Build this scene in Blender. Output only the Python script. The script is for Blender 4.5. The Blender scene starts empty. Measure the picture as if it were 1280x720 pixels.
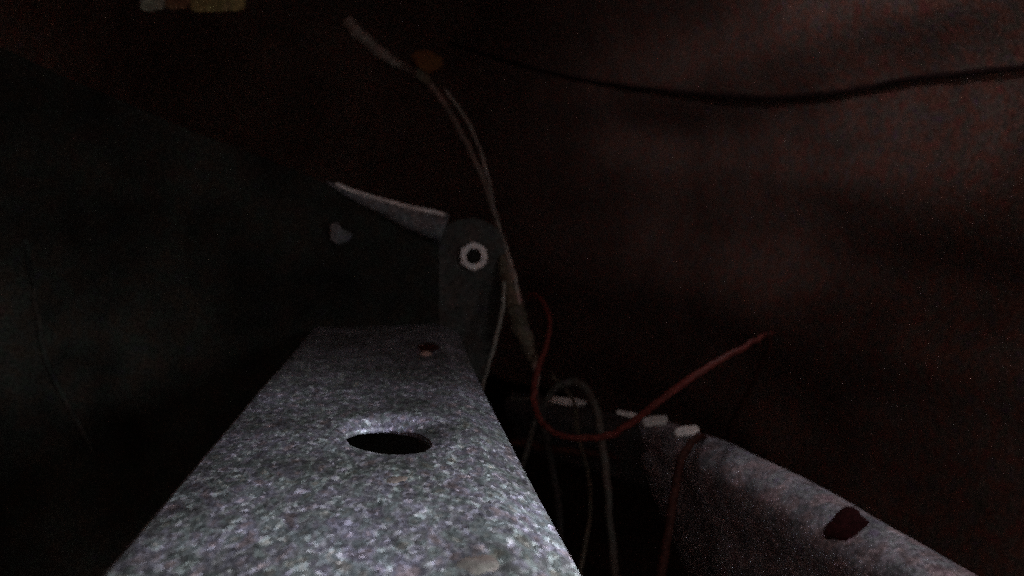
import bpy, bmesh, math, random
from mathutils import Vector, Matrix, noise

random.seed(7)
S = bpy.context.scene
C = S.collection
R = math.radians

# ------------------------------------------------------------------ camera
H = 0.050                                   # lens height over the galvanised beam
F = 1000.0                                  # focal length in photo pixels (1280 wide)
YAW, PITCH = R(-8.2), R(-3.95)
cam_d = bpy.data.cameras.new('camera')
cam_d.sensor_width = 36.0
cam_d.lens = 36.0 * F / 1280.0
cam_d.clip_start = 0.002
cam_d.clip_end = 50.0
cam_d.dof.use_dof = True
cam_d.dof.focus_distance = 0.18
cam_d.dof.aperture_fstop = 19.0
cam = bpy.data.objects.new('camera', cam_d)
C.objects.link(cam)
cam.location = (0, 0, H)
cam.rotation_euler = (math.pi / 2 + PITCH, 0, YAW)
S.camera = cam
CM = Matrix.Translation(cam.location) @ cam.rotation_euler.to_matrix().to_4x4()
CP = Vector((0, 0, H))

# ------------------------------------------------------------------ world, lamp, exposure
W = bpy.data.worlds.new('World')
S.world = W
W.use_nodes = True
bg = W.node_tree.nodes['Background']
bg.inputs[0].default_value = (1.0, 0.74, 0.70, 1)
bg.inputs[1].default_value = 0.10
# a hand torch held beside the lens: a beam on the near metal and its wide spill; plus two added fills, for the cloth above and the rail
TORCH = Vector((0.18, 0.0, 0.078))
for nm, typ, watts, loc, aim, cone, col in (
        ('torch_beam', 'SPOT', 3.3, TORCH, (0.025, 0.095, 0.0), 63, (1.0, 0.95, 0.98)),
        ('torch_spill', 'POINT', 0.27, TORCH, None, 0, (1.0, 0.95, 0.98)),
        ('upper_fill', 'SPOT', 3.6, Vector((0.12, 0.02, 0.36)), (0.44, 0.72, 0.30), 48, (1.0, 0.88, 0.92)),  # unseen fill added to brighten the upper lining
        ('rail_fill', 'SPOT', 1.45, Vector((0.27, 0.33, 0.42)), (0.165, 0.255, -0.04), 30, (1.0, 0.95, 1.0))):  # unseen fill added to light the rail crest from above
    ld = bpy.data.lights.new(nm, typ)
    ld.shadow_soft_size = 0.035
    ld.energy = watts
    ld.color = col
    lamp = bpy.data.objects.new(nm, ld)
    C.objects.link(lamp)
    lamp.location = loc
    if typ == 'SPOT':
        ld.spot_size = R(cone); ld.spot_blend = 1.0
        lamp.rotation_euler = (Vector(aim) - loc).to_track_quat('-Z', 'Y').to_euler()

S.view_settings.view_transform = 'Standard'
S.view_settings.look = 'None'
S.view_settings.exposure = 0.0
S.view_settings.gamma = 1.0
S.view_settings.use_curve_mapping = False
S.render.engine = 'CYCLES'
S.cycles.use_denoising = False
S.cycles.use_adaptive_sampling = True
S.cycles.adaptive_threshold = 3.0
S.cycles.adaptive_min_samples = 1
S.cycles.filter_width = 1.7
S.cycles.use_light_tree = False
S.cycles.max_bounces = 4


# ------------------------------------------------------------------ helpers
def at(px, py, d):
    """point seen at photo pixel (px, py), d metres along the view axis"""
    return CM @ Vector(((px - 640) / F * d, (360 - py) / F * d, -d))


def onz(px, py, z=0.0):
    p = at(px, py, 1.0)
    t = (z - CP.z) / (p.z - CP.z)
    return CP + (p - CP) * t


def tag(o, label=None, cat=None, group=None, kind=None):
    if label: o['label'] = label
    if cat: o['category'] = cat
    if group: o['group'] = group
    if kind: o['kind'] = kind
    return o


def thing(name, loc, label, cat, group=None):
    o = bpy.data.objects.new(name, None)
    o.empty_display_size = 0.01
    C.objects.link(o)
    o.location = loc
    return tag(o, label, cat, group)


def world_loc(o):
    v = Vector(o.location)
    while o.parent:
        o = o.parent
        v += Vector(o.location)
    return v


def obj(name, bm, mat, parent=None, smooth=True, base=None):
    """link a bmesh given in world coordinates as one mesh object"""
    me = bpy.data.meshes.new(name)
    org = Vector(base) if base is not None else Vector((0, 0, 0))
    if base is None and parent is not None:
        org = world_loc(parent)
    bmesh.ops.translate(bm, verts=bm.verts, vec=-org)
    bmesh.ops.recalc_face_normals(bm, faces=bm.faces)
    if smooth:
        for f in bm.faces: f.smooth = True
    bm.to_mesh(me)
    bm.free()
    me.materials.append(mat)
    o = bpy.data.objects.new(name, me)
    C.objects.link(o)
    if parent is not None:
        o.parent = parent
        o.location = org - world_loc(parent)
    else:
        o.location = org
    return o


def spline(pts, n=12):
    """Catmull-Rom through the points; each point Vector (+ optional radius in .w)"""
    out = []
    P = [pts[0]] + list(pts) + [pts[-1]]
    for i in range(1, len(P) - 2):
        a, b, c, d = P[i - 1], P[i], P[i + 1], P[i + 2]
        for k in range(n):
            t = k / n
            out.append(0.5 * ((2 * b) + (c - a) * t + (2 * a - 5 * b + 4 * c - d) * t * t + (3 * b - a - 3 * c + d) * t ** 3))
    out.append(P[-2].copy())
    return out


def tube(bm, pts4, sides=10, n=10, wob=0.0, seed=0, caps=True):
    """pts4: 4-vectors (x, y, z, radius)"""
    P = spline([Vector(p) for p in pts4], n)
    rings = []
    up = Vector((0, 0, 1))
    for i, p in enumerate(P):
        a = P[max(0, i - 1)].to_3d(); b = P[min(len(P) - 1, i + 1)].to_3d()
        t = (b - a).normalized()
        s = t.cross(up)
        if s.length < 1e-3: s = t.cross(Vector((1, 0, 0)))
        s.normalize(); u = s.cross(t)
        ring = []
        for k in range(sides):
            an = 2 * math.pi * k / sides
            r = p.w
            if wob:
                r *= 1 + wob * noise.noise(Vector((i * 0.35 + seed * 9.1, k * 1.3, seed)))
            ring.append(bm.verts.new(p.to_3d() + (s * math.cos(an) + u * math.sin(an)) * r))
        rings.append(ring)
    for i in range(len(rings) - 1):
        for k in range(sides):
            bm.faces.new((rings[i][k], rings[i][(k + 1) % sides], rings[i + 1][(k + 1) % sides], rings[i + 1][k]))
    if caps:
        bm.faces.new(rings[0][::-1]); bm.faces.new(rings[-1])


def px4(px, py, d, rpx):
    """centre-line point at a photo pixel with a width in photo pixels, as real size at that depth"""
    p = at(px, py, d)
    return (p.x, p.y, p.z, rpx * d / F)


def prism(bm, pts2, to3, depth_vec):
    """extrude the outline pts2 (mapped by to3) along depth_vec"""
    a = [bm.verts.new(to3(*p)) for p in pts2]
    b = [bm.verts.new(to3(*p) + depth_vec) for p in pts2]
    bm.faces.new(a); bm.faces.new(b[::-1])
    n = len(a)
    for i in range(n):
        bm.faces.new((a[i], b[i], b[(i + 1) % n], a[(i + 1) % n]))


def add_bevel(o, w, seg=2):
    m = o.modifiers.new('bevel', 'BEVEL'); m.width = w; m.segments = seg; m.limit_method = 'ANGLE'
    m.angle_limit = R(40)


# ------------------------------------------------------------------ materials
def nodes_of(name):
    m = bpy.data.materials.new(name)
    m.use_nodes = True
    nt = m.node_tree
    return m, nt, nt.nodes['Principled BSDF']


def N(nt, typ, **kw):
    n = nt.nodes.new(typ)
    for k, v in kw.items(): setattr(n, k, v)
    return n


def mathn(nt, op, a, b=None):
    n = N(nt, 'ShaderNodeMath', operation=op)
    for i, v in enumerate((a, b)):
        if v is None: continue
        if hasattr(v, 'is_output'): nt.links.new(v, n.inputs[i])
        else: n.inputs[i].default_value = v
    return n.outputs[0]


def ramp(nt, fac, stops):
    r = N(nt, 'ShaderNodeValToRGB')
    e = r.color_ramp.elements
    while len(e) < len(stops): e.new(0.5)
    for x, (pos, col) in zip(e, stops):
        x.position = pos; x.color = (*col, 1)
    nt.links.new(fac, r.inputs[0])
    return r.outputs[0]


def mixc(nt, mode, fac, a, b):
    n = N(nt, 'ShaderNodeMix', data_type='RGBA', blend_type=mode)
    if hasattr(fac, 'is_output'): nt.links.new(fac, n.inputs[0])
    else: n.inputs[0].default_value = fac
    for i, v in ((6, a), (7, b)):
        if hasattr(v, 'is_output'): nt.links.new(v, n.inputs[i])
        else: n.inputs[i].default_value = (*v, 1)
    return n.outputs[2]


def noise_tex(nt, vec, scale, detail=3, rough=0.6, dist=0.0):
    n = N(nt, 'ShaderNodeTexNoise')
    nt.links.new(vec, n.inputs['Vector'])
    n.inputs['Scale'].default_value = scale
    n.inputs['Detail'].default_value = detail
    n.inputs['Roughness'].default_value = rough
    n.inputs['Distortion'].default_value = dist
    return n


def grimy(name, base, rough=0.6, metal=0.0, grain=420, chroma=0.5, contrast=0.6, bump=0.25, spec=0.4, blotch=40, vivid=1.0, left=None, spread=0.25):
    """a used surface: base colour, coloured dirt flecks, fine grain, relief"""
    m, nt, b = nodes_of(name)
    tc = N(nt, 'ShaderNodeTexCoord').outputs['Object']
    big = noise_tex(nt, tc, blotch, 3)
    fine = noise_tex(nt, tc, grain, 2, 0.7)
    flecks = noise_tex(nt, tc, grain * 0.35, 1)
    hue = ramp(nt, noise_tex(nt, tc, min(grain * 0.22, 110), 2).outputs['Fac'],
               [(p_, tuple(max(0.2, 1 + (v_ - 1) * vivid) for v_ in c_)) for p_, c_ in
                [(0.30, (1.25, 0.75, 0.75)), (0.44, (1.15, 0.95, 0.75)), (0.52, (1, 1, 1)), (0.60, (0.8, 1.1, 0.9)), (0.72, (0.95, 0.85, 1.25))]])
    lum = ramp(nt, fine.outputs['Fac'], [(0.34, (max(0.04, 1 - contrast),) * 3), (0.48, (0.9, 0.9, 0.9)), (0.66, (1 + 1.3 * contrast,) * 3)])
    bl = ramp(nt, big.outputs['Fac'], [(0.32, (1 - spread,) * 3), (0.68, (1 + spread,) * 3)])
    if left:                                        # greyer cloth on the left-hand side
        sx = N(nt, 'ShaderNodeSeparateXYZ'); nt.links.new(tc, sx.inputs[0])
        f = mathn(nt, 'ADD', sx.outputs[0], mathn(nt, 'MULTIPLY', mathn(nt, 'SUBTRACT', big.outputs['Fac'], 0.5), 0.5))
        mr = N(nt, 'ShaderNodeMapRange'); mr.inputs[1].default_value = -0.25; mr.inputs[2].default_value = 0.30
        nt.links.new(f, mr.inputs[0])
        base = mixc(nt, 'MIX', mr.outputs[0], left, base)
    c = mixc(nt, 'MULTIPLY', chroma, base, hue)
    c = mixc(nt, 'MULTIPLY', 1.0, c, lum)
    c = mixc(nt, 'MULTIPLY', 1.0, c, bl)
    nt.links.new(c, b.inputs['Base Color'])
    b.inputs['Roughness'].default_value = rough
    b.inputs['Metallic'].default_value = metal
    b.inputs['Specular IOR Level'].default_value = spec
    bp = N(nt, 'ShaderNodeBump')
    bp.inputs['Strength'].default_value = bump
    bp.inputs['Distance'].default_value = 0.0006
    hsum = mathn(nt, 'ADD', fine.outputs['Fac'], flecks.outputs['Fac'])
    nt.links.new(hsum, bp.inputs['Height'])
    nt.links.new(bp.outputs[0], b.inputs['Normal'])
    return m


def galvanised():
    m, nt, b = nodes_of('galvanised_spangle')
    tc = N(nt, 'ShaderNodeTexCoord').outputs['Object']
    warp = noise_tex(nt, tc, 260, 2)
    va = N(nt, 'ShaderNodeVectorMath', operation='SCALE'); va.inputs['Scale'].default_value = 0.0018
    nt.links.new(warp.outputs['Color'], va.inputs[0])
    vs = N(nt, 'ShaderNodeVectorMath', operation='ADD')
    nt.links.new(tc, vs.inputs[0]); nt.links.new(va.outputs[0], vs.inputs[1])
    mp = N(nt, 'ShaderNodeMapping'); mp.inputs['Scale'].default_value = (1.0, 0.50, 1.0)
    nt.links.new(vs.outputs[0], mp.inputs[0])

    def vor(scale):
        v = N(nt, 'ShaderNodeTexVoronoi'); v.inputs['Scale'].default_value = scale
        nt.links.new(mp.outputs[0], v.inputs['Vector'])
        s = N(nt, 'ShaderNodeSeparateColor'); nt.links.new(v.outputs['Color'], s.inputs[0])
        return v, s
    v1, s1 = vor(1000)
    v2, s2 = vor(620)
    n1 = noise_tex(nt, mp.outputs[0], 1150, 2, 0.6)
    n2 = noise_tex(nt, mp.outputs[0], 560, 2, 0.6, 0.6)
    l1 = ramp(nt, n1.outputs['Fac'], [(0.30, (0.50,) * 3), (0.47, (0.85,) * 3), (0.58, (1.15,) * 3), (0.72, (1.75,) * 3)])
    l3 = ramp(nt, n2.outputs['Fac'], [(0.30, (0.60,) * 3), (0.5, (0.95,) * 3), (0.70, (1.55,) * 3)])
    l2 = ramp(nt, s2.outputs[0], [(0.0, (0.78,) * 3), (0.6, (1.0,) * 3), (1.0, (1.30,) * 3)])
    l4 = ramp(nt, s1.outputs[0], [(0.0, (0.60,) * 3), (0.5, (0.90,) * 3), (0.8, (1.12,) * 3), (0.86, (1.75,) * 3), (1.0, (2.3,) * 3)])
    l1 = mixc(nt, 'MULTIPLY', 0.55, l1, l3)
    l1 = mixc(nt, 'MULTIPLY', 1.0, l1, l4)
    hue = ramp(nt, noise_tex(nt, mp.outputs[0], 330, 1).outputs['Fac'], [(0.28, (1.16, 0.94, 0.96)), (0.42, (0.94, 0.94, 1.14)), (0.5, (1, 1, 1.03)), (0.6, (0.86, 1.03, 1.02)), (0.74, (1.05, 1.02, 0.90))])
    patch = ramp(nt, noise_tex(nt, tc, 42, 4).outputs['Fac'], [(0.34, (0.52, 0.53, 0.48)), (0.5, (0.95, 0.95, 0.95)), (0.66, (1.25, 1.24, 1.34))])
    c = mixc(nt, 'MULTIPLY', 1.0, (0.262, 0.282, 0.298), l1)
    c = mixc(nt, 'MULTIPLY', 1.0, c, l2)
    c = mixc(nt, 'MULTIPLY', 0.9, c, hue)
    c = mixc(nt, 'MULTIPLY', 0.9, c, patch)
    ws = N(nt, 'ShaderNodeVectorMath', operation='SUBTRACT'); nt.links.new(tc, ws.inputs[0])  # bright halo at the hole's far rim: light painted into the base colour
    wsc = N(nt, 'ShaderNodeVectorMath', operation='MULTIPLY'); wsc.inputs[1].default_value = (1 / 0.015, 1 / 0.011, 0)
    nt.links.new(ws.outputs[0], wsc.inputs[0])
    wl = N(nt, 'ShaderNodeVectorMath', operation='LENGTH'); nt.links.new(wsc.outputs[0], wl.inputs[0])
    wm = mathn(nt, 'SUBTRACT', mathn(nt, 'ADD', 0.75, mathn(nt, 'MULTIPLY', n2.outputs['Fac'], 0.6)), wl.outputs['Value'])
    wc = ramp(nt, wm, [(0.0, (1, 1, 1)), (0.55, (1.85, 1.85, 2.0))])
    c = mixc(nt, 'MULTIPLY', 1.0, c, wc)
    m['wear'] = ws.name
    nt.links.new(c, b.inputs['Base Color'])
    b.inputs['Metallic'].default_value = 0.15
    b.inputs['Roughness'].default_value = 0.62
    b.inputs['Specular IOR Level'].default_value = 0.3
    bp = N(nt, 'ShaderNodeBump'); bp.inputs['Strength'].default_value = 0.25; bp.inputs['Distance'].default_value = 0.0004
    nt.links.new(n1.outputs['Fac'], bp.inputs['Height']); nt.links.new(bp.outputs[0], b.inputs['Normal'])
    return m


M = dict(
    galv=galvanised(),
    felt=grimy('red_brown_felt', (0.255, 0.160, 0.148), 0.95, grain=560, chroma=0.8, contrast=0.6, bump=0.5, spec=0.1, blotch=9, vivid=1.4, spread=0.25, left=(0.30, 0.21, 0.185)),
    panel=grimy('dark_panel', (0.045, 0.040, 0.034), 0.8, grain=360, chroma=0.8, contrast=0.7, spec=0.2, blotch=18),
    floor=grimy('grimy_floor', (0.030, 0.019, 0.016), 0.9, grain=380, chroma=0.9, contrast=0.75, spec=0.15, blotch=30),
    bracket=grimy('dark_bracket_steel', (0.058, 0.060, 0.058), 0.7, 0.0, grain=620, chroma=0.6, contrast=0.5, spec=0.3, blotch=70),
    plate=grimy('blackened_plate', (0.026, 0.028, 0.025), 0.8, 0.0, grain=620, chroma=0.8, contrast=0.5, spec=0.15, blotch=16, spread=0.75),
    roll=grimy('grey_blue_steel', (0.165, 0.175, 0.195), 0.7, 0.0, grain=620, chroma=0.5, contrast=0.5, spec=0.2, blotch=70),
    zinc=grimy('bright_zinc', (0.78, 0.76, 0.77), 0.5, 0.1, grain=900, chroma=0.25, contrast=0.25, blotch=200),
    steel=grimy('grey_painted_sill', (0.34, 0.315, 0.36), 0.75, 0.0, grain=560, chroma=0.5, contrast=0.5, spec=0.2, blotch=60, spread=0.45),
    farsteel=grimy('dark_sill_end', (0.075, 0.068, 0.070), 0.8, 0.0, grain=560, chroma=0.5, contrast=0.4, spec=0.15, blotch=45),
    tab=grimy('pale_zinc_tab', (0.80, 0.78, 0.76), 0.6, grain=700, chroma=0.2, contrast=0.25),
    dab=grimy('pale_sealer', (0.25, 0.235, 0.225), 0.8, grain=700, chroma=0.3, contrast=0.18, spec=0.15),
    rust=grimy('rusty_rivet', (0.50, 0.36, 0.32), 0.7, grain=900, chroma=0.4, contrast=0.3),
    rustring=grimy('rust_stain', (0.075, 0.020, 0.016), 0.95, grain=900, chroma=0.4, contrast=0.5, spec=0.1),
    red=grimy('red_insulation', (0.155, 0.034, 0.027), 0.55, grain=900, chroma=0.35, contrast=0.4, spec=0.3),
    maroon=grimy('maroon_gap', (0.030, 0.007, 0.008), 0.9, grain=700, chroma=0.3, contrast=0.4, spec=0.1),
    brown=grimy('brown_red_insulation', (0.052, 0.016, 0.011), 0.7, grain=800, chroma=0.4, contrast=0.5, spec=0.2),
    grey=grimy('grey_cable', (0.105, 0.095, 0.084), 0.75, grain=800, chroma=0.5, contrast=0.4, spec=0.2),
    palegrey=grimy('pale_grey_sleeve', (0.38, 0.335, 0.31), 0.8, grain=700, chroma=0.5, contrast=0.4, spec=0.15),
    olive=grimy('olive_tape', (0.13, 0.113, 0.086), 0.85, grain=700, chroma=0.5, contrast=0.5, spec=0.15),
    pinkgrey=grimy('warm_grey_cable', (0.25, 0.195, 0.175), 0.75, grain=800, chroma=0.5, contrast=0.4, spec=0.2),
    white=grimy('off_white_wire', (0.30, 0.30, 0.27), 0.7, grain=800, chroma=0.3, contrast=0.3, spec=0.2),
    black=grimy('black_rubber', (0.045, 0.026, 0.025), 0.85, grain=700, chroma=0.3, contrast=0.4, spec=0.1),
    dark=grimy('dark_rubber', (0.035, 0.030, 0.028), 0.8, grain=700, chroma=0.4, contrast=0.4, spec=0.15),
    orange=grimy('orange_plastic', (0.14, 0.057, 0.018), 0.6, grain=700, chroma=0.3, contrast=0.4, spec=0.2),
    ywhite=grimy('pale_card', (0.30, 0.31, 0.25), 0.8, grain=400, chroma=0.4, contrast=0.3),
    yellow=grimy('ochre_card', (0.27, 0.22, 0.09), 0.8, grain=400, chroma=0.4, contrast=0.4),
    redcard=grimy('faded_red_card', (0.20, 0.11, 0.06), 0.8, grain=400, chroma=0.4, contrast=0.4),
)

# ------------------------------------------------------------------ the setting
# one soft lining round the left, the back and the right of the cavity
plan = spline([Vector(p) for p in ((-0.25, -0.06, 0), (-0.27, 0.35, 0), (-0.31, 0.80, 0), (-0.33, 1.20, 0), (-0.24, 1.46, 0), (-0.02, 1.54, 0), (0.20, 1.42, 0), (0.34, 1.12, 0),
                                   (0.405, 0.82, 0), (0.435, 0.50, 0), (0.45, 0.20, 0), (0.45, -0.06, 0))], 22)
bm = bmesh.new()
rows = []
NZ = 130
for j in range(NZ + 1):
    z = -0.26 + 0.86 * j / NZ
    row = []
    for i, p in enumerate(plan):
        a = plan[max(0, i - 1)]; b = plan[min(len(plan) - 1, i + 1)]
        t = (b - a).normalized(); nrm = Vector((-t.y, t.x, 0))
        s = i / len(plan)
        rt = max(0.0, min(1.0, (s - 0.45) / 0.3))                       # only the right half is slack cloth
        w = (0.010 + 0.022 * rt) * noise.noise(Vector((s * 4.0, z * 7.0 + 3 * s, 3.1))) + 0.008 * noise.noise(Vector((s * 14, z * 18, 1.7)))
        w += 0.010 * rt * math.sin(z * 46 + 9.0 * s + 3.0 * noise.noise(Vector((s * 7, z * 5, 8))))
        w -= (0.75 * max(0.0, z - 0.12) ** 1.25) * rt
        row.append(bm.verts.new(p + nrm * w + Vector((0, 0, z))))
    rows.append(row)
for j in range(NZ):
    for i in range(len(plan) - 1):
        bm.faces.new((rows[j][i], rows[j][i + 1], rows[j + 1][i + 1], rows[j + 1][i]))
lining = obj('lining_wall', bm, M['felt'])
tag(lining, kind='structure')

# the same lining overhead
bm = bmesh.new()
rows = []
for j in range(61):
    y = -0.05 + 1.66 * j / 60
    row = [bm.verts.new((-0.45 + 0.95 * i / 40, y, 0.56 + 0.02 * noise.noise(Vector((i * 0.3, j * 0.3, 7))))) for i in range(41)]
    rows.append(row)
for j in range(60):
    for i in range(40):
        bm.faces.new((rows[j][i], rows[j][i + 1], rows[j + 1][i + 1], rows[j + 1][i]))
tag(obj('ceiling', bm, M['felt']), kind='structure')

# grimy floor of the cavity, under everything
bm = bmesh.new()
rows = []
for j in range(71):
    y = -0.05 + 1.65 * j / 70
    row = []
    for i in range(81):
        x = -0.62 + 1.26 * i / 80
        z = -0.215 + 0.012 * noise.noise(Vector((x * 14, y * 14, 2))) + 0.02 * noise.noise(Vector((x * 4, y * 4, 5)))
        row.append(bm.verts.new((x, y, z)))
    rows.append(row)
for j in range(70):
    for i in range(80):
        bm.faces.new((rows[j][i], rows[j][i + 1], rows[j + 1][i + 1], rows[j + 1][i]))
tag(obj('floor', bm, M['floor']), kind='structure')

# ------------------------------------------------------------------ galvanised beam
pl = [onz(130, 720), onz(270, 557), onz(382, 425)]
pr = [onz(722, 720), onz(607, 500)]
XL = sum(p.x for p in pl) / 3 - 0.0012
XR = sum(p.x for p in pr) / 2 + 0.0024
Y0, Y1 = 0.045, onz(480, 404).y
HD = -0.0022
hc = onz(485, 552, HD)
hr = abs(onz(538, 552, HD).x - onz(432, 552, HD).x) / 2
beam = thing('galvanised_beam', ((XL + XR) / 2, Y0, -0.03),
             'spangled grey galvanised metal beam with one dark round hole, running away from the lens', 'metal beam')
FR = 0.0045          # fold radius
FL = 0.024           # flange depth
NA = 72
HY = 0.050           # half length of the patch round the hole
xa, xb = XL + 0.0012, XR - 0.0098


def reach(an):
    c, s = math.cos(an), math.sin(an)
    tx = ((xb - hc.x) if c > 0 else (xa - hc.x)) / c if abs(c) > 1e-6 else 1e9
    return min(tx, HY / abs(s) if abs(s) > 1e-6 else 1e9)


def wid(an):
    # the pressed dish round the hole: steep at the far side, shallow at the near side
    s = math.sin(an)
    return 0.0040 + 0.0045 * s * s if s > 0 else 0.0040 + 0.032 * s * s


def sag(x, y):
    return 0.0007 * noise.noise(Vector((x * 30, y * 12, 0.3)))


bm = bmesh.new()
rings = []
hc = onz(485, 553)


def rim_z(an):
    return HD * (0.15 + 0.85 * max(0.0, math.sin(an)) ** 1.3)


rim_px = []
for k in range(NA):
    t = 2 * math.pi * k / NA
    rag = 1 + 0.05 * noise.noise(Vector((3 * math.cos(t), 3 * math.sin(t), 2.2)))
    ex, ey = 53 * math.cos(t) * rag, 15.5 * math.sin(t) * rag
    rim_px.append((485 + ex, 552.0 - ey + 0.075 * ex))
for k0 in range(2, 11):
    ring = []
    for k in range(NA):
        an = 2 * math.pi * k / NA
        z0 = rim_z(an)
        p = onz(*rim_px[k], z0)
        if k0 < 2:
            p.z -= 0.0014 - 0.0009 * k0
        else:
            t = (k0 - 2) / 8
            e = p - hc
            e.z = 0
            e = hc + e.normalized() * min(e.length + 0.0035 + 0.0055 * max(0, math.sin(an)), 0.9 * reach(math.atan2(e.y, e.x)))
            p = p.lerp(e, t)
            p.z = z0 * (0.5 + 0.5 * math.cos(math.pi * t))
        ring.append(bm.verts.new(p))
    rings.append(ring)
sqv = []
for k in range(NA):
    an = 2 * math.pi * k / NA
    c, s = math.cos(an), math.sin(an)
    tx = ((xb - hc.x) if c > 0 else (xa - hc.x)) / c if abs(c) > 1e-6 else 1e9
    ty = HY / abs(s) if abs(s) > 1e-6 else 1e9
    t = min(tx, ty)
    sqv.append(bm.verts.new((hc.x + c * t, hc.y + s * t, 0)))
# exact corners
cor = {}
for sx, xx in ((0, xa), (1, xb)):
    for sy in (-1, 1):
        an = math.atan2(sy * HY, xx - hc.x) % (2 * math.pi)
        k = int(round(an / (2 * math.pi) * NA)) % NA
        sqv[k].co = Vector((xx, hc.y + sy * HY, 0)); cor[(sx, sy)] = k
rings.append(sqv)
for a, b in zip(rings[:-1], rings[1:]):
    for k in range(NA):
        bm.faces.new((a[k], a[(k + 1) % NA], b[(k + 1) % NA], b[k]))


def grid(xs, ys):
    g = [[bm.verts.new((x, y, 0)) for x in xs] for y in ys]
    for j in range(len(ys) - 1):
        for i in range(len(xs) - 1):
            bm.faces.new((g[j][i], g[j][i + 1], g[j + 1][i + 1], g[j + 1][i]))


def lin(a, b, n):
    return [a + (b - a) * k / n for k in range(n + 1)]


YE = Y1 - 0.012
near_x = sorted(v.co.x for v in sqv if abs(v.co.y - (hc.y - HY)) < 1e-6)
far_x = sorted(v.co.x for v in sqv if abs(v.co.y - (hc.y + HY)) < 1e-6)
near_y, far_y = lin(Y0, hc.y - HY, 14), lin(hc.y + HY, YE, 24)
grid(near_x, near_y)
grid(far_x, far_y)
side_y = {s_: sorted(set(near_y + far_y + [v.co.y for v in sqv if abs(v.co.x - xx) < 1e-6])) for s_, xx in ((1, xb), (-1, xa))}
# far end: rounded right-hand corner
cr = 0.010
last = [bm.verts.new((x, YE, 0)) for x in far_x]
arc = [bm.verts.new((xb - cr + cr * math.cos(a), Y1 - cr + cr * math.sin(a), 0)) for a in [math.pi / 2 * k / 8 for k in range(9)]]
bm.faces.new(last + arc + [bm.verts.new((xa, Y1, 0))])
# folded right flange and sharp left flange
for side in (1, -1):
    prof = []
    if side > 0:
        prof = [(xb, 0), (xb + 0.0008, -0.0002), (xb + 0.0016, -0.0005), (xb + 0.0052, -0.0017), (XR - 0.0008, -0.0030), (XR - 0.0002, -0.0035), (XR, -0.0046), (XR + 0.0002, -FL * 0.6), (XR + 0.0003, -FL)]
        ye = Y1 - cr
    else:
        prof = [(xa, 0), (xa - 0.0009, -0.0004), (xa - 0.0012, -0.0014), (xa - 0.0012, -FL)]
        ye = Y1
    ys = [y for y in side_y[side] if y < ye - 0.0005] + [ye]
    g = [[bm.verts.new((x, y, z)) for (x, z) in prof] for y in ys]
    for j in range(len(ys) - 1):
        for i in range(len(prof) - 1):
            bm.faces.new((g[j][i], g[j][i + 1], g[j + 1][i + 1], g[j + 1][i]))
bmesh.ops.remove_doubles(bm, verts=bm.verts, dist=0.00002)
for v in bm.verts:
    t = min(1, max(0, (v.co.y - 0.20) / (Y1 - 0.20)))
    v.co.x += 0.0055 * t * t * min(1, max(0, (v.co.x - XL) / (XR - XL)))
    v.co.z += sag(v.co.x, v.co.y)
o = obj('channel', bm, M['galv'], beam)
sm = o.modifiers.new('thick', 'SOLIDIFY'); sm.thickness = 0.0012; sm.offset = -1


def dome(name, c, r, h, mat, parent, nrm=Vector((0, 0, 1)), squash=1.0, lumpy=0.0):
    bm = bmesh.new()
    q = nrm.to_track_quat('Z', 'Y')
    prev = None
    for j in range(7):
        a = math.pi / 2 * j / 6
        ring = []
        if j == 6:
            ring = [bm.verts.new(c + q @ Vector((0, 0, h)))]
        else:
            for k in range(20):
                t = 2 * math.pi * k / 20
                rr = r * math.cos(a) * (1 + lumpy * noise.noise(Vector((math.cos(t) * 1.5, math.sin(t) * 1.5, r * 1000))))
                ring.append(bm.verts.new(c + q @ Vector((rr * math.cos(t), rr * squash * math.sin(t), h * math.sin(a)))))
        if prev:
            for k in range(20):
                if j == 6: bm.faces.new((prev[k], prev[(k + 1) % 20], ring[0]))
                else: bm.faces.new((prev[k], prev[(k + 1) % 20], ring[(k + 1) % 20], ring[k]))
        prev = ring
    return obj(name, bm, mat, parent)


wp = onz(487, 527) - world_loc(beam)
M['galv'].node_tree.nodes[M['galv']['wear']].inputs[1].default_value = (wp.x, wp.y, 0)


def on_beam(px, py, dz=0.0):
    p = onz(px, py); p.z = sag(p.x, p.y) + dz; return p


p = on_beam(532, 443, -0.0004)
rv = dome('rivet', p, 0.0026, 0.0020, M['rust'], beam)
rv['label'] = 'small rust-tinged pale rivet head'
st = dome('rust_ring', on_beam(536, 434, -0.0003), 0.0062, 0.0007, M['rustring'], beam, squash=2.2, lumpy=0.5)
st['label'] = 'dark red rust patch round the rivet'
dome('rivet', on_beam(490, 425, -0.0004), 0.0042, 0.0016, M['galv'], beam)
db = dome('sealer_dab', on_beam(600, 708, -0.0006), 0.0040, 0.0009, M['dab'], beam, squash=1.25, lumpy=0.35)
db['label'] = 'pale beige smooth dab'
db = dome('sealer_dab', on_beam(497, 600, -0.0006), 0.0035, 0.0009, M['dab'], beam, squash=1.0, lumpy=0.6)
db['label'] = 'faint beige dab in front of the hole'

# ------------------------------------------------------------------ end bracket with nut
YB = 0.432
br = thing('end_bracket', (0.0, YB, -0.15), 'dark upright metal bracket with rolled top edge behind the beam', 'bracket')


def py_on(px, py, y):
    q = at(px, py, 1.0) - CP
    return CP + q * (y / q.y)


def plane_map(y):
    return lambda a, b: py_on(a, b, y)


bm = bmesh.new()
outl = [(-80, 20), (90, 100), (250, 168), (345, 203), (435, 240), (500, 258), (556, 273), (580, 300), (600, 380), (590, 520), (560, 910), (-80, 910)]
prism(bm, outl, plane_map(YB), Vector((0, 0.002, 0)))
pt = obj('back_plate', bm, M['plate'], br, smooth=False)
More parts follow.
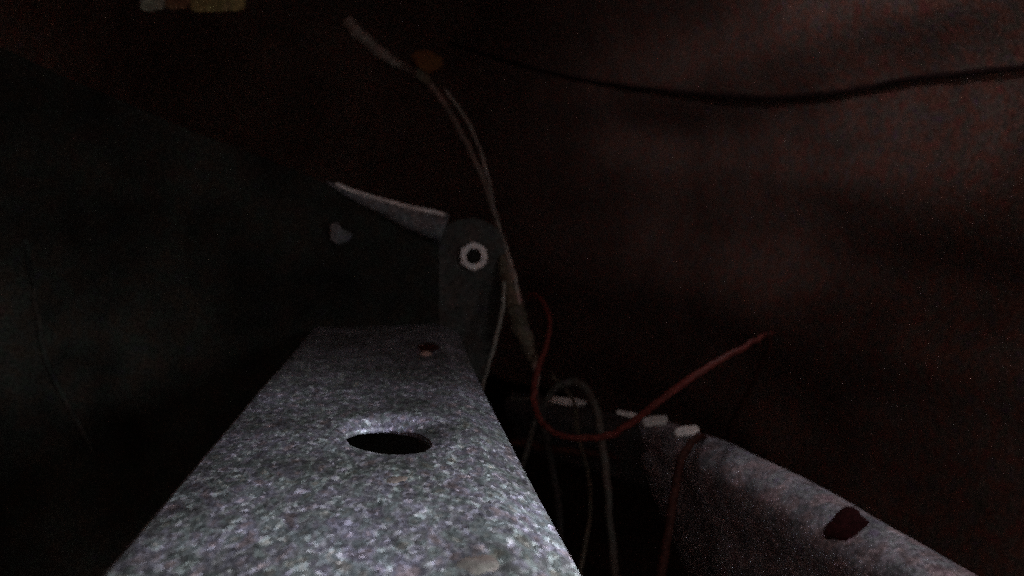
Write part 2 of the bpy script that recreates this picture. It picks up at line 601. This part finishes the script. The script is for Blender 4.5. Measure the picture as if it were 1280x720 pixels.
# rolled top edge swept along the sloping top: a lip that curls towards the lens
bm = bmesh.new()
top = [(408, 226, 2.5), (420, 231, 5.0), (436, 238, 8), (475, 250, 15), (515, 261, 24), (556, 270, 32)]
tube(bm, [(*(py_on(a, b + w * 0.5, YB - w * 0.00021)), w * 0.00026) for a, b, w in top], sides=14, n=6, wob=0.12, seed=3)
obj('rolled_edge', bm, M['roll'], br)
bm = bmesh.new()  # light along the top edge, put in as a thin pale strip
tube(bm, [(*(py_on(a, b - 1, YB - w * 0.0003 - 0.0005)), 0.0010 + 0.00002 * w) for a, b, w in top[1:]], sides=8, n=6, wob=0.35, seed=5)
o = obj('edge_highlight', bm, M['zinc'], br)
o['label'] = 'top edge highlight made as a pale strip'
# lug on the right with the arched top that carries the nut
YL = YB - 0.0012
bm = bmesh.new()
lugp = [(548, 296), (556, 283), (570, 276), (588, 272), (606, 275), (621, 285), (630, 300), (635, 325), (637, 350), (632, 390), (620, 430), (606, 475), (594, 540), (560, 600), (548, 420)]
prism(bm, lugp, plane_map(YL), Vector((0, 0.0030, 0)))
lug = obj('lug', bm, M['bracket'], br, smooth=False)
add_bevel(lug, 0.0004)
# hexagon nut with a bolt end inside
nc = py_on(591, 321, YL)
rn = 19.5 * 0.00042
nd = (CP - nc).normalized()
nd = (nd * 0.5 + Vector((0.10, -0.9, 0.10))).normalized()
q = nd.to_track_quat('Z', 'Y')
bm = bmesh.new()
loops = []
th = 0.0052
for (zz, ro, hexy) in ((0, 1.0, 1), (th * 0.82, 1.0, 1), (th, 0.90, 0.35), (th, 0.52, 0), (th * 0.25, 0.50, 0)):
    loop = []
    for k in range(48):
        t = 2 * math.pi * k / 48 + R(12)
        hx = math.cos(math.pi / 6) / math.cos(((t + math.pi / 6) % (math.pi / 3)) - math.pi / 6)
        rr = rn * ro * (1 + (hx - 1) * hexy)
        loop.append(bm.verts.new(nc + q @ Vector((rr * math.cos(t), rr * math.sin(t), zz))))
    loops.append(loop)
for a, b in zip(loops[:-1], loops[1:]):
    for k in range(48): bm.faces.new((a[k], a[(k + 1) % 48], b[(k + 1) % 48], b[k]))
nut = obj('hex_nut', bm, M['zinc'], br, smooth=False)
nut['label'] = 'pale hexagon nut with a dark bore'
bm = bmesh.new()
prev = None
for (rr, zz) in ((rn * 0.42, -0.002), (rn * 0.42, th * 0.30), (rn * 0.34, th * 0.42), (0.00001, th * 0.44)):
    ring = [bm.verts.new(nc + q @ Vector((rr * math.cos(2 * math.pi * k / 20), rr * math.sin(2 * math.pi * k / 20), zz))) for k in range(20)]
    if prev:
        for k in range(20): bm.faces.new((prev[k], prev[(k + 1) % 20], ring[(k + 1) % 20], ring[k]))
    prev = ring
obj('bolt_end', bm, M['dark'], nut)
# small bent tab left on the plate
bm = bmesh.new()
tabp = [(412, 281), (421, 277), (428, 287), (441, 292), (436, 301), (423, 306), (413, 300)]
prism(bm, tabp, plane_map(YB - 0.006), Vector((0, 0.006, 0)))
tb = obj('bent_tab', bm, M['roll'], br, smooth=False)
add_bevel(tb, 0.001)
# ------------------------------------------------------------------ sill rail at the lower right
rail = thing('sill_rail', at(950, 700, 0.34) + Vector((0, 0, -0.06)), 'grey rounded metal sill rail sloping down to the lower right corner', 'rail')


def sweep(name, path, mat, top_r0, drop, parent, ramped=False):
    """path: (px, py, depth) of the crest; a rounded crest with a face towards the lens"""
    P = spline([at(*p) for p in path], 10)
    bm = bmesh.new()
    prev = None
    for i, c in enumerate(P):
        a = P[max(0, i - 1)]; b = P[min(len(P) - 1, i + 1)]
        t = (b - a).normalized()
        side = Vector((t.y, -t.x, 0)).normalized()
        if side.dot(CP - c) < 0: side = -side            # towards the lens
        top_r = top_r0 * (min(1.0, 0.40 + 1.9 * i / len(P)) if ramped else 1.0)
        prof = [(-2 * top_r, -0.022), (-2 * top_r, -top_r)]
        for k in range(1, 15):
            an = math.pi * k / 12
            prof.append((-top_r - top_r * math.cos(an), -top_r + top_r * math.sin(an)))
        s0, z0 = prof[-1]
        g_ = min(1.0, 0.12 + 2.4 * i / len(P)) if ramped else 1.0
        prof += [(s0 - 0.006 * g_, z0 - 0.010 * g_), (s0 - 0.012 * g_, z0 - 0.025 * g_), (s0 - 0.016 * g_, z0 - (drop + z0) * g_)]
        wob = 0.0012 * noise.noise(c * 40)
        ring = [bm.verts.new(c + side * (s + top_r) + Vector((0, 0, z + wob * (0.4 if z < -top_r else 1)))) for s, z in prof]
        if prev:
            for k in range(len(prof) - 1): bm.faces.new((prev[k], prev[k + 1], ring[k + 1], ring[k]))
        prev = ring
    o = obj(name, bm, mat, parent)
    sm = o.modifiers.new('thick', 'SOLIDIFY'); sm.thickness = 0.0012; sm.offset = 0
    return o


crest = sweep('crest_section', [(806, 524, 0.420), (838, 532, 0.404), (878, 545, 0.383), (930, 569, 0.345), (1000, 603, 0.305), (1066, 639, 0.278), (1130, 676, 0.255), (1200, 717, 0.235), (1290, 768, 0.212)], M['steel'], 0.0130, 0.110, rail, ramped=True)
bpy.context.view_layer.update()
gv = at(1057, 655, 1.0) - CP
gl = crest.matrix_world.inverted() @ CP
ok, gp, gn, _ = crest.ray_cast(gl, gv.normalized())
gc = crest.matrix_world @ gp
o = dome('gap_disc', gc - gn * 0.0006, 0.0078, 0.0020, M['maroon'], rail, nrm=gn, squash=0.95, lumpy=0.45)  # dark disc added to stand for the dark gap in the rail
o['label'] = 'dark maroon disc in place of a gap in the rail crest'
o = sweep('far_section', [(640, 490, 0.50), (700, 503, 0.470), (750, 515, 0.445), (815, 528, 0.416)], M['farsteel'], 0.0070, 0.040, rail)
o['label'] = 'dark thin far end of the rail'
# pale tabs clipped over the crest
for (x0, y0, x1, y1, d, wpx) in ((684, 498, 733, 503, 0.466, 5.2), (770, 514, 801, 520, 0.426, 3.4), (803, 527, 835, 524, 0.412, 7.5), (843, 540, 874, 536, 0.392, 8.0)):
    bm = bmesh.new()
    dv = Vector((x1 - x0, y1 - y0)).normalized(); nv = Vector((-dv.y, dv.x))
    pts = []
    for k in range(16):
        t = 2 * math.pi * k / 16
        ex = math.copysign(abs(math.cos(t)) ** 0.6, math.cos(t)) * (math.hypot(x1 - x0, y1 - y0) / 2)
        ey = math.copysign(abs(math.sin(t)) ** 0.8, math.sin(t)) * wpx * 0.8 * (1 + 0.6 * noise.noise(Vector((2.2 * math.cos(t), 2.2 * math.sin(t), x0))))
        c = Vector(((x0 + x1) / 2, (y0 + y1) / 2)) + dv * ex + nv * ey
        pts.append((c.x, c.y))
    # tilted plate: upper edge further away than the lower edge
    ym = (y0 + y1) / 2
    prism(bm, pts, lambda a, b: at(a, b, d - 0.018 + (ym - b) * 0.0006), Vector((0, 0.0012, -0.0012)))
    o = obj('tab', bm, M['tab'], rail, smooth=False)
    add_bevel(o, 0.0004)

# ------------------------------------------------------------------ wires
def wire(name, pts, mat, label, cat='wire', parent=None, group=None, wob=0.05, sides=9):
    bm = bmesh.new()
    Q = spline([Vector(px4(*p)) for p in pts], 5)
    sd = len(C.objects) * 1.7
    P = []
    for i, v in enumerate(Q):
        a_ = 0.0009 * min(1, v.w / 0.0015)
        k_ = Vector((noise.noise(Vector((i * 0.55, sd, 0))), noise.noise(Vector((i * 0.55, sd, 5))), noise.noise(Vector((i * 0.55, sd, 9))))) * a_
        P.append((v.x + k_.x, v.y + k_.y, v.z + k_.z, v.w * 0.9 * (1 + 0.12 * noise.noise(Vector((i * 1.1, sd, 3))))))
    tube(bm, P, sides=sides, n=3, wob=wob, seed=len(C.objects) * 0.37)
    if parent:
        return obj(name, bm, mat, parent)
    low = min(P, key=lambda p: p[2])
    o = obj(name, bm, mat, base=Vector(low[:3]))
    return tag(o, label, cat, group)


# main harness: comes down from the upper left, taped where it meets the other wires
hb = at(672, 490, 0.395)
har = thing('cable_harness', hb, 'grey-brown cable harness hanging from upper left, taped thick beside the nut', 'cable harness')
wire('cable', [(505, 84, .56, 6), (535, 104, .54, 4.6), (562, 140, .52, 4.0), (582, 178, .50, 4.0), (600, 216, .48, 4.2), (616, 262, .46, 4.6), (630, 312, .44, 5), (643, 362, .42, 6), (660, 425, .405, 6), (671, 470, .395, 4.5), (668, 500, .395, 4)], M['pinkgrey'], None, parent=har)
wire('wire', [(556, 112, .535, 2.0), (580, 145, .52, 2.2), (598, 182, .50, 2.2), (611, 226, .48, 2.4), (619, 268, .455, 2.6), (634, 316, .435, 3), (646, 360, .418, 3), (652, 400, .41, 3)], M['palegrey'], None, parent=har)
o = wire('tape_sleeve', [(626, 322, .435, 5), (634, 350, .425, 9), (643, 385, .414, 13), (654, 418, .405, 12), (663, 440, .40, 9), (669, 456, .397, 6)], M['olive'], None, parent=har, wob=0.35, sides=14)
o['label'] = 'olive-grey lumpy tape wrap'
wire('cable_end', [(436, 28, .60, 8), (448, 42, .59, 9), (466, 58, .58, 8.5), (486, 74, .57, 7), (508, 86, .56, 6)], M['palegrey'], None, parent=har, wob=0.3, sides=12)

cl = thing('orange_clip', at(531, 84, .535), 'small dull orange clip on the hanging harness near the top', 'clip')
bm = bmesh.new()
prism(bm, [(512, 70), (520, 62), (537, 62), (553, 72), (555, 82), (544, 88), (534, 92), (522, 84)], lambda a, b: at(a, b, .530), Vector((0, 0.010, 0)))
o = obj('body', bm, M['orange'], cl, smooth=False); add_bevel(o, 0.0015)
bm = bmesh.new()
prism(bm, [(520, 84), (534, 90), (540, 102), (532, 106), (520, 96)], lambda a, b: at(a, b, .533), Vector((0, 0.012, 0)))
o = obj('strap', bm, M['olive'], cl, smooth=False); add_bevel(o, 0.001)

wire('thin_wire', [(630, 352, .41, 2.0), (629, 375, .408, 2.6), (625, 402, .405, 3.0), (617, 436, .40, 2.8), (608, 466, .40, 2.2), (598, 505, .405, 2.0)], M['white'], 'short off-white thin wire right of the bracket, below the nut')
wire('red_wire', [(660, 372, .425, 2.4), (667, 368, .42, 2.8), (680, 380, .41, 3.0), (687, 402, .40, 3.2), (683, 432, .39, 3.4), (672, 462, .382, 4.2), (667, 490, .375, 4.4), (670, 512, .37, 4.2), (681, 532, .362, 4.2), (704, 545, .355, 4.2), (735, 547.5, .348, 4.6), (765, 543, .342, 4.8), (795, 524, .336, 4.8), (835, 493, .33, 5.0), (880, 462, .33, 5.2), (925, 437, .340, 4.4), (950, 422, .36, 3.6), (966, 416, .40, 3.0)],
     M['red'], 'red insulated wire dipping in a loop then rising to the right')
wire('brown_wire', [(962, 418, .36, 3.0), (960, 438, .37, 3.4), (948, 466, .385, 3.6), (932, 496, .40, 3.6), (915, 535, .42, 3.6), (905, 600, .44, 3.4)], M['brown'], 'dim brown-red wire hanging below the top end of the red wire')
wire('grey_loop_wire', [(640, 640, .44, 3), (664, 540, .43, 4), (688, 492, .42, 4.8), (708, 478, .415, 5.6), (728, 481, .41, 6), (741, 503, .40, 6), (749, 532, .39, 5.6), (754, 570, .385, 5.4), (760, 620, .38, 5.4), (765, 680, .375, 5.4), (772, 760, .37, 5.4)], M['grey'], 'grey ribbed-looking wire arching over and down behind the red wire')
wire('dark_wire', [(664, 470, .40, 4), (674, 510, .39, 4.6), (683, 550, .385, 5), (692, 595, .38, 5), (700, 650, .378, 5), (704, 740, .375, 5)], M['dark'], 'dark wire hanging straight down nearest the beam edge')
wire('rusty_wire', [(886, 560, .410, 4), (878, 546, .372, 5), (866, 552, .352, 5.5), (852, 575, .345, 6), (842, 620, .34, 6.5), (834, 670, .335, 6.5), (822, 740, .33, 6.5)], M['brown'], 'rust-brown wire hanging down in front of the sill rail')
def lining_depth(px, py):
    g = at(px, py, 1.0) - CP
    hit = lining.ray_cast(CP - lining.location, g.normalized())
    return ((hit[1] - CP).length / g.length) if hit[0] else 1.0


bpy.context.view_layer.update()
wire('sagging_cable', [(x, y, lining_depth(x, y) - 0.0045, r) for x, y, r in ((560, 52, 2), (640, 78, 2.4), (720, 98, 2.6), (800, 110, 3), (900, 119, 3.4), (980, 121, 3.6), (1060, 113, 3.8), (1130, 100, 4), (1200, 92, 4), (1290, 82, 4))], M['black'], 'black cable sagging across the reddish felt lining at top right', 'cable', wob=0.15)
wire('side_cable', [(30, 300, .36, 4), (42, 360, .36, 4), (50, 420, .355, 4), (66, 470, .35, 4), (86, 510, .345, 4), (120, 570, .34, 4)], M['plate'], 'dim dark cable on the shadowed left side panel', 'cable')

wire('olive_wire', [(690, 470, .43, 2), (716, 500, .42, 2.6), (722, 540, .41, 2.8), (735, 590, .40, 3), (738, 640, .395, 3), (728, 700, .39, 3), (722, 760, .39, 3)], M['olive'], 'thin olive wire wavering down inside the grey loop')
wire('pale_stub', [(636, 498, .44, 2), (652, 500, .43, 2.8), (668, 498, .425, 2.8), (690, 506, .43, 2)], M['grey'], 'short grey wire stub crossing behind the red wire beside the beam')
# low strut between beam and rail, nearly lost in the dark
wire('strut', [(596, 549, .47, 5), (640, 553, .46, 5.5), (700, 562, .45, 5.5), (760, 569, .44, 5), (820, 580, .43, 5)], M['brown'], 'dim rusty strut lying low between the beam and the sill rail', 'strut', wob=0.5)

# ------------------------------------------------------------------ pale printed card at the top edge
cd = thing('printed_card', at(242, 12, .42), 'pale and ochre striped card cut off by the top edge of the view', 'card')
for nm, x0, x1, yb, mt in (('pale_band', 176, 206, 8, 'ywhite'), ('red_band', 206.6, 238, 6, 'redcard'), ('ochre_band', 238.6, 306, 9, 'yellow')):
    bm = bmesh.new()
    prism(bm, [(x0, -40), (x1, -40), (x1, yb), (x1 - 6, yb + 4), (x0 + 8, yb + 6), (x0, yb + 3)], lambda a, b: at(a, b, .42), Vector((0.0, 0.0015, 0)))
    obj(nm, bm, M[mt], cd, smooth=False)
